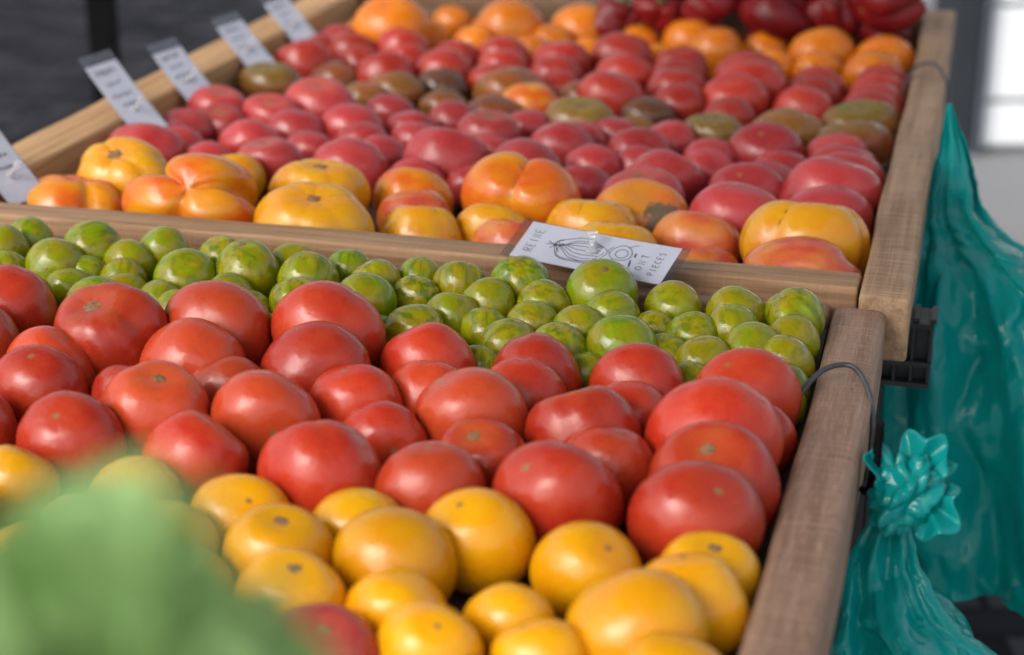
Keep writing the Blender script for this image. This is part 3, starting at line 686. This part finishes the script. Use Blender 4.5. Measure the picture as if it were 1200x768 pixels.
def card(label, pos, xdir, ydir, wd, ln, pin_y, strokes, pw, name='price_tag', pin_up=None, group='price tags pinned to the tan rail', bend=.0):
    """local x = short side (lettering runs along it), local y = long side up to the heading, z = face normal; origin at the pin"""
    xd = Vector(xdir).normalized(); yd = Vector(ydir); yd = (yd-xd*yd.dot(xd)).normalized(); zd = xd.cross(yd)
    M = Matrix((xd, yd, zd)).transposed().to_4x4(); M.translation = pos
    o = bpy.data.objects.new(name, None); COL.objects.link(o); o.matrix_world = M; tag(o, label, 'price tag', group)
    y0, y1 = -pin_y, ln-pin_y
    def slab(nm, x0_, x1_, ya, yb, z0, z1, mat):
        n = 10; V = []; Fc = []
        for i in range(n+1):
            y = ya+(yb-ya)*i/n; dz = bend*(((y-y0)/ln-.5)**2)
            V += [(x0_, y, z0+dz), (x1_, y, z0+dz), (x1_, y, z1+dz), (x0_, y, z1+dz)]
        for i in range(n):
            a = 4*i
            for q in range(4): Fc.append((a+q, a+4+q, a+4+(q+1) % 4, a+(q+1) % 4))
        Fc += [(0, 1, 2, 3), (4*n+3, 4*n+2, 4*n+1, 4*n)]
        me = mesh(nm, V, Fc, False); bm = bmesh.new(); bm.from_mesh(me); bmesh.ops.recalc_face_normals(bm, faces=bm.faces); bm.to_mesh(me); bm.free()
        return link(nm, me, o, mat)
    slab('paper', -wd/2+.001, wd/2-.001, y0+.008, y1-(.009 if pin_up is None or name == 'drawn_card' else .014), 0, .0003, PAPER)
    slab('sleeve', -wd/2, wd/2, y0, y1, .0007, .0010, SLEEVE)
    slab('sleeve_back', -wd/2, wd/2, y0, y1, -.0006, -.0003, SLEEVE)
    sk = [[(x*wd, y0+.008+y*(ln-.017)) for x, y in s_] for s_ in strokes]
    V, Fc = ribbons(sk, pw, .0004)
    V = [(x, y, z+bend*(((y-y0)/ln-.5)**2)) for x, y, z in V]
    link('lettering', mesh('lettering', V, Fc, False), o, INK)
    # push pin
    pz = bend*((pin_y/ln-.5)**2)+.001
    up = (M.to_3x3().inverted() @ Vector(pin_up)).normalized() if pin_up else Vector((0, 0, 1))
    prof = [(0, .0056), (.0012, .0056), (.0022, .0026), (.0125, .0021), (.0145, .0044), (.0165, .0047), (.0175, .0036)]
    V, Fc = tube_vf([Vector((0, 0, pz))+up*h_ for h_, _ in prof], [r_ for _, r_ in prof], 14)
    link('push_pin', mesh('push_pin', V, Fc), o, PIN)
    return o
def tagtext(seed):
    s_ = [[(x, y) for x, y in q] for q in scrib(-.30, .80, 5, .12, .09, seed)]
    s_ += scrib(-.24, .66, 3, .16, .06, seed+1) + scrib(-.30, .50, 5, .12, .06, seed+2) + scrib(-.2, .38, 4, .11, .05, seed+3)
    return s_
TL = ['price tag in a clear sleeve cut off by the photo edge', 'slanted price tag with a grey top band, in front of the black post', 'slanted price tag pinned behind the topmost pink tomato, next along the rail',
      'slanted price tag pinned beside the brown tomato at the tan rail', 'farthest slanted price tag on the tan rail, cut off above']
for i, (u, v, _) in enumerate([(6, 206, 0), (157, 128, 0), (238, 95, 0), (297, 57, 0), (363, 29, 0)]):
    p = on_z(u, v, 1.004); p = W3(-.9055, p.dot(A), 1.004)
    half = .075
    yd = -B*.71+Z*.66+A*.23
    card(TL[i], p, A*.91+B*.40+Z*.08, yd, .046, .122 if i < 2 else .106, (.04, .042, .047, .052, .052)[i], tagtext(20+5*i), .0016, pin_up=(B*.6+Z*.75), bend=.010)
fig = word('REINE', -.27, .885, .060, .125)
fig += [outline(-.02, .60, .31, .17, 40, 5, .05, .3), outline(-.01, .605, .29, .155, 40, 5, .07, .3)[4:30]]
for q in range(7):          # ribs of the drawn tomato, running in to the stalk
    a_ = -1.2+q*.42
    fig.append([(.02+.05*math.cos(a_*2), .735), (-.02+.30*math.sin(a_)*.75, .66-.03*math.cos(a_)), (-.02+.30*math.sin(a_)*.9, .56), (-.02+.26*math.sin(a_)*.7, .47)])
fig += [[(.02, .735), (-.03, .775), (-.10, .79)], [(.02, .735), (.03, .79), (.07, .82)], [(.02, .735), (.10, .76), (.16, .75)], [(.02, .735), (-.08, .74), (-.15, .72)], [(.0, .74), (.01, .80), (-.01, .83)]]
fig += [outline(.10, .34, .19, .07, 30, 3, .05), outline(.09, .335, .11, .038, 22), [(.26, .31), (.34, .285), (.36, .26)], [(-.08, .37), (-.16, .40), (-.20, .39)], [(.05, .41), (.12, .43), (.22, .41)]]
fig += [[(-.20, .25), (-.03, .262)], [(-.20, .243), (-.03, .255)], [(.06, .25), (.16, .252)], [(.06, .243), (.16, .245)]]
fig += word('ONT', -.22, .160, .045, .15) + word('PIECES', -.30, .070, .042, .105)
pin = on_z(694, 296, 1.014)
tl_, tr_ = on_z(608, 262, 1.0), on_z(805, 298, 1.0)
card('white card with a pen drawing of a tomato pinned flat across the divider board', pin, (A*4.1+B*1.2+Z*2.0), (-B*15.2+A*4.4), .047, .160, .082, fig, .00062, 'drawn_card', (A*.1+Z), 'cards on the divider', .004)

# ---------------------------------------------------------------- wire loops
WIRE = flat('grey galvanised wire', (.07, .075, .08), .5, .4, .2, 200)
def wire(label, t, sc, r_, zt, s_in, s_out):
    pts = spline([W3(s_in-.012*sc, t-.045, zt-.045), W3(s_in-.010*sc, t-.028, zt-.008), W3(s_in+.004, t+.0, zt+.010), W3((s_in+s_out)/2, t+.016, zt+.013), W3(s_out-.008, t+.008, zt+.009), W3(s_out+.003, t-.012, zt-.012), W3(s_out+.0035, t-.03, zt-.06)], 8)
    V, Fc = tube_vf(pts, r_, 10); tag(link('wire_loop', mesh('wire_loop', V, Fc), None, WIRE), label, 'wire', 'wire loops over the right rails')
wire('grey wire loop arched over the brown rail of the nearer tray', 1.222, 1, .0021, .987, -.0945, -.0515)
wire('thin grey wire loop over the grey rail near its far end', 2.19, .6, .0018, 1.0, -.074, -.033)

# ---------------------------------------------------------------- teal plastic bags
def bagmat():
    k = NT('teal plastic film'); tc = k.n('TexCoord'); ob = tc.outputs['Object']
    n = k.noise(k.vmul(ob, (9, 9, 3)), 1.0, 3)
    k.set(Base_Color=k.mix(k.fr(n, .3, .7), (.001, .31, .30), (.005, .42, .40)), Roughness=.17, Specular_IOR_Level=.5)
    wv = k.n('TexNoise'); wv.inputs['Scale'].default_value = 14; k.l(ob, wv.inputs['Vector'])
    wp = k.vadd(k.vmul(ob, (1, 1, .55)), k.vmul(wv.outputs['Color'], (.05, .05, .05)))
    vo = k.n('TexVoronoi'); vo.feature = 'F1'; vo.inputs['Scale'].default_value = 17; k.l(wp, vo.inputs['Vector'])
    v2 = k.n('TexVoronoi'); v2.inputs['Scale'].default_value = 75; k.l(wp, v2.inputs['Vector'])
    f = k.noise(k.vmul(ob, (22, 22, 6)), 1.0, 3, .5, 1.0)
    k.bump(k.math('ADD', k.math('ADD', f, k.math('MULTIPLY', vo.outputs['Distance'], .6)), k.math('MULTIPLY', v2.outputs['Distance'], .22)), 0.5, .008)
    tl = k.n('BsdfTranslucent'); tl.inputs[0].default_value = (.0, .42, .39, 1); mx = k.n('MixShader'); mx.inputs[0].default_value = .42
    k.l(k.b.outputs[0], mx.inputs[1]); k.l(tl.outputs[0], mx.inputs[2]); k.l(mx.outputs[0], k.out.inputs['Surface']); return k.m
BAG = bagmat()
def bag(label, rows, depth, folds, amp, seed, nr=120, n=220):
    """rows: (v, u_left, u_right, t) down the bag; each row becomes a pleated ring of real depth"""
    rnd = random.Random(seed); P = [(on_t(ul, v, t), on_t(ur, v, t)) for v, ul, ur, t in rows]
    Lf = spline([a for a, b in P], nr//(len(rows)-1)); Rf = spline([b for a, b in P], nr//(len(rows)-1)); m = len(Lf)
    fs = [(rnd.randint(2, folds), rnd.uniform(0, 6.28), rnd.uniform(.4, 1), rnd.uniform(-1.5, 1.5)) for _ in range(7)]
    fs += [(rnd.randint(folds, folds*2), rnd.uniform(0, 6.28), rnd.uniform(.1, .22), rnd.uniform(-4, 4)) for _ in range(4)]
    V, Fc = [], []
    for i in range(m):
        x = i/(m-1); c = (Lf[i]+Rf[i])/2; hw = (Rf[i]-Lf[i]).length/2; dp = min(hw*.9, depth*math.sin(math.pi*min(1, .12+x*.80))**.7)
        for k in range(n):
            an = 2*math.pi*k/n
            rip = sum(a_*.78*math.asin(.97*math.sin(nf*an+ph+tw*x+.8*math.sin(5*x+ph)+.25*math.sin(13*x+2*ph))) for nf, ph, a_, tw in fs)/3.0
            e = 1+amp*rip*(1.0 if x < .9 else 1.0)
            q_ = c + B*(hw*math.cos(an)) - A*(dp*math.sin(an)); env = min(1, hw/.05)
            w_ = mnoise.noise_vector(q_*9)*.035; dd = mnoise.voronoi(Vector((q_.x, q_.y, q_.z*.6))*17+w_*17)[0]; d2 = mnoise.voronoi(Vector((q_.x, q_.y, q_.z*.7))*38+w_*38+Vector((3, 1, 7)))[0]
            cz = env*(.034*min(.55, dd[1]-dd[0]) + .011*min(.5, d2[1]-d2[0]) - .011)
            V.append((B*math.cos(an)*.6-A*math.sin(an))*cz + c + B*(hw*math.cos(an)*(1+.25*(e-1))) - A*(dp*math.sin(an)*(1+1.6*(e-1))) + Z*(.006*rip*math.sin(6*x)) - A*(.5*amp*rip*min(hw*.5, .04)))
    for i in range(m-1):
        for k in range(n): Fc.append((i*n+k, (i+1)*n+k, (i+1)*n+(k+1) % n, i*n+(k+1) % n))
    Fc.append(tuple(range(n))); Fc.append(tuple((m-1)*n+k for k in range(n-1, -1, -1)))
    o = link('plastic_bag', mesh('plastic_bag', V, Fc), None, BAG); return tag(o, label, 'bag', 'teal plastic bags hung from the rails')
bag('large teal plastic bag hanging behind, reaching down past the black crate', [(122, 1109, 1116, 1.90), (150, 1104, 1124, 1.88), (180, 1098, 1136, 1.85), (212, 1088, 1146, 1.81), (240, 1084, 1150, 1.78), (272, 1078, 1184, 1.75), (330, 1064, 1260, 1.70), (430, 1040, 1330, 1.66), (560, 1040, 1360, 1.64), (690, 1050, 1370, 1.63), (702, 1070, 1350, 1.63)], .06, 8, .42, 3)
b1 = bag('knotted teal plastic bag nearer the viewer, tied beside the brown rail', [(596, 1030, 1066, 1.14), (626, 1010, 1064, 1.14), (660, 996, 1074, 1.13), (696, 984, 1092, 1.12), (728, 974, 1128, 1.115), (752, 968, 1158, 1.11), (800, 962, 1190, 1.10), (900, 966, 1200, 1.10), (1000, 985, 1190, 1.10), (1020, 1010, 1170, 1.10)], .07, 6, .40, 11)
kc = on_t(1062, 572, 1.125)
def fan(cpt, d, nrm, span, r1, pleats, amp, seed):
    """one gathered flap of film: pleats run out from the knot"""
    rnd = random.Random(seed); d = Vector(d).normalized(); nrm = Vector(nrm); nrm = (nrm-d*nrm.dot(d)).normalized(); y = nrm.cross(d); V, Fc = [], []; na, nr = 60, 12
    ph = [rnd.uniform(0, 6.3) for _ in range(5)]
    for i in range(nr+1):
        q = i/nr
        for k in range(na+1):
            f_ = k/na-.5; an = span*f_*(.35+.65*q)
            r_ = .002+r1*q*(1+.16*math.sin(5*f_+ph[0])+.10*math.sin(17*f_+ph[1])-.35*(2*f_)**4*q)
            pl = .7*math.asin(.96*math.sin(pleats*2*math.pi*f_+ph[2]+.9*math.sin(3*f_+ph[3])))
            V.append(cpt + d*(r_*math.cos(an)) + y*(r_*math.sin(an)) + nrm*(amp*pl*q**.8 + .010*q*q*math.sin(3*f_+ph[4])))
    for i in range(nr):
        for k in range(na): b_ = i*(na+1)+k; Fc.append((b_, b_+na+1, b_+na+2, b_+1))
    return V, Fc
VK, FK = [], []
ku, kr, kv = Vector((.12, .35, .93)), Vector((1, -.1, .05)), Vector((-.05, -.93, .36))
for q, (dx, dy, dn, span, r1, pl, am) in enumerate([(.35, 1, .1, 1.5, .034, 2, .006), (.9, -.45, .2, 1.8, .037, 2.5, .006), (.95, .35, -.2, 1.2, .034, 1.5, .006), (-.8, .5, .2, 1.4, .030, 1.5, .007)]):
    d_ = kr*dx+ku*dy+kv*dn; V, Fc = fan(kc-kv*.004, d_, kv-d_*.2+kr*.3*(q % 2), span, r1, pl, am, 60+q)
    FK += [tuple(i+len(VK) for i in f) for f in Fc]; VK += V
nu, nw, b0 = 90, 50, len(VK)      # the bunched, crumpled middle of the gather
for i in range(nw+1):
    ph_ = math.pi*(.02+.96*i/nw)
    for k in range(nu):
        an = 2*math.pi*k/nu; dv_ = kr*(math.sin(ph_)*math.cos(an))+kv*(math.sin(ph_)*math.sin(an))+ku*math.cos(ph_)
        g_ = mnoise.voronoi(dv_*1.9+Vector((4, 2, 9)))[0]; g2 = mnoise.voronoi(dv_*4.2+mnoise.noise_vector(dv_*2)*.5)[0]
        r_ = .0215*(.80+.55*min(.6, g_[1]-g_[0])+.10*min(.5, g2[1]-g2[0])+.16*math.asin(.97*math.sin(4*an+2.2*math.sin(2.2*ph_)+1))*math.sin(ph_))
        VK.append(kc-ku*.004+(kr*dv_.dot(kr)*1.0+kv*dv_.dot(kv)*.8+ku*dv_.dot(ku)*1.25)*r_)
for i in range(nw):
    for k in range(nu): FK.append((b0+i*nu+k, b0+(i+1)*nu+k, b0+(i+1)*nu+(k+1) % nu, b0+i*nu+(k+1) % nu))
kn = mesh('knot', VK, FK)
o = link('knot', kn, b1, BAG); md = o.modifiers.new('film', 'SOLIDIFY'); md.thickness = .0004
pk = on_t(1031, 505, 1.13)
rp_ = W3(-.0500, pk.dot(A)+.012, .948)
V, Fc = tube_vf(spline([rp_, rp_+B*.006+Z*.001, pk+Z*.006, pk-Z*.012, pk-Z*.03], 5), .0026, 8); tag(link('hook', mesh('hook', V, Fc), None, BLK), 'small dark hook holding the knotted teal bag', 'hook')

# ---------------------------------------------------------------- potted basil, very near the lens
def leafmat():
    k = NT('basil leaf'); tc = k.n('TexCoord'); oi = k.n('ObjectInfo'); n = k.noise(tc.outputs['Object'], 45, 3)
    c = k.mix(oi.outputs['Random'], (.20, .40, .12), (.55, .70, .32)); c = k.mix(k.fr(n, .35, .65, 0, .5), c, (.40, .58, .28))
    k.set(Base_Color=c, Roughness=.5, Specular_IOR_Level=.35)
    tl = k.n('BsdfTranslucent'); tl.inputs[0].default_value = (.25, .45, .11, 1); mx = k.n('MixShader'); mx.inputs[0].default_value = .4
    k.l(k.b.outputs[0], mx.inputs[1]); k.l(tl.outputs[0], mx.inputs[2]); k.l(mx.outputs[0], k.out.inputs['Surface']); return k.m
LEAF = leafmat(); LSTEM = flat('basil stem', (.12, .24, .05), .5); POT = flat('terracotta pot', (.28, .11, .06), .8)
base = on_t(60, 900, .34); base = Vector((base.x, base.y, .9425))
bas = empty('potted_basil', base); tag(bas, 'out of focus leafy green basil plant close to the lens', 'plant')
def leaf_mesh(L_, W_, seed):
    rnd = random.Random(seed); n, m = 12, 8; V, Fc = [], []
    for i in range(n+1):
        x = i/n; wd = W_/2*math.sin(math.pi*min(1, x**.8*.98+.02))**.8
        for j in range(m+1):
            y = (j/m-.5)*2; V.append((L_*x, wd*y, L_*(.22*x-.42*x*x) + .006*(1-abs(y))*-1 + .004*y*y + .0015*math.sin(14*x+5*abs(y)+seed)))
    for i in range(n):
        for j in range(m): a = i*(m+1)+j; Fc.append((a, a+1, a+m+2, a+m+1))
    return mesh('leaf', V, Fc)
lv = [leaf_mesh(L_, W_, q) for q, (L_, W_) in enumerate(((.058, .036), (.05, .034), (.042, .03), (.065, .04)))]
for me in lv: me.materials.append(LEAF)
rl = random.Random(4)
top = [(-120, 690), (0, 645), (60, 618), (110, 588), (150, 592), (200, 645), (270, 718), (330, 770), (420, 830)]
def ytop(u):
    for (a, b), (c, d) in zip(top[:-1], top[1:]):
        if a <= u <= c: return b+(d-b)*(u-a)/(c-a)
    return 690 if u < 0 else 830
stems = []
for q in range(190):
    u = rl.uniform(-120, 345); vv = ytop(u)+ (rl.uniform(8, 60) if q % 2 else rl.uniform(30, 230)); t = rl.uniform(.24, .36)
    tip = on_t(u, vv, t); o = bpy.data.objects.new('leaf', lv[q % 4]); COL.objects.link(o)
    out = Vector((tip.x-base.x, (tip.y-base.y), .02)); az = math.atan2(out.y, out.x)+rl.uniform(-.9, .9)
    o.parent = bas; o.rotation_euler = (rl.uniform(-.6, .6), rl.uniform(-.4, .6), az); sc_ = rl.uniform(.4, .62); o.scale = (sc_,)*3
    o.location = tip-base-Vector((math.cos(az), math.sin(az), 0))*.028*sc_
    if q % 6 == 0: stems.append(o.location.copy())
for e_ in stems:
    pts = spline([Vector((e_.x*.1, e_.y*.1, .10)), Vector((e_.x*.5, e_.y*.5, .10+(e_.z-.1)*.6)), e_], 6); V, Fc = tube_vf(pts, [.0028-.0012*i/len(pts) for i in range(len(pts))], 8)
    link('stem', mesh('stem', V, Fc), bas, LSTEM)
bm = bmesh.new()
prof = [(.0, .0), (.045, .0), (.062, .105), (.068, .105), (.068, .122), (.060, .122), (.056, .10), (0, .098)]
vs = [[bm.verts.new((r_*math.cos(2*math.pi*k/28), r_*math.sin(2*math.pi*k/28), h_)) for k in range(28)] for r_, h_ in prof[1:-1]]
for a_, b_ in zip(vs[:-1], vs[1:]):
    for k in range(28): bm.faces.new((a_[k], a_[(k+1) % 28], b_[(k+1) % 28], b_[k]))
bm.faces.new(vs[0][::-1]); bm.faces.new(vs[-1])
link('pot', bm_mesh('pot', bm), bas, POT)
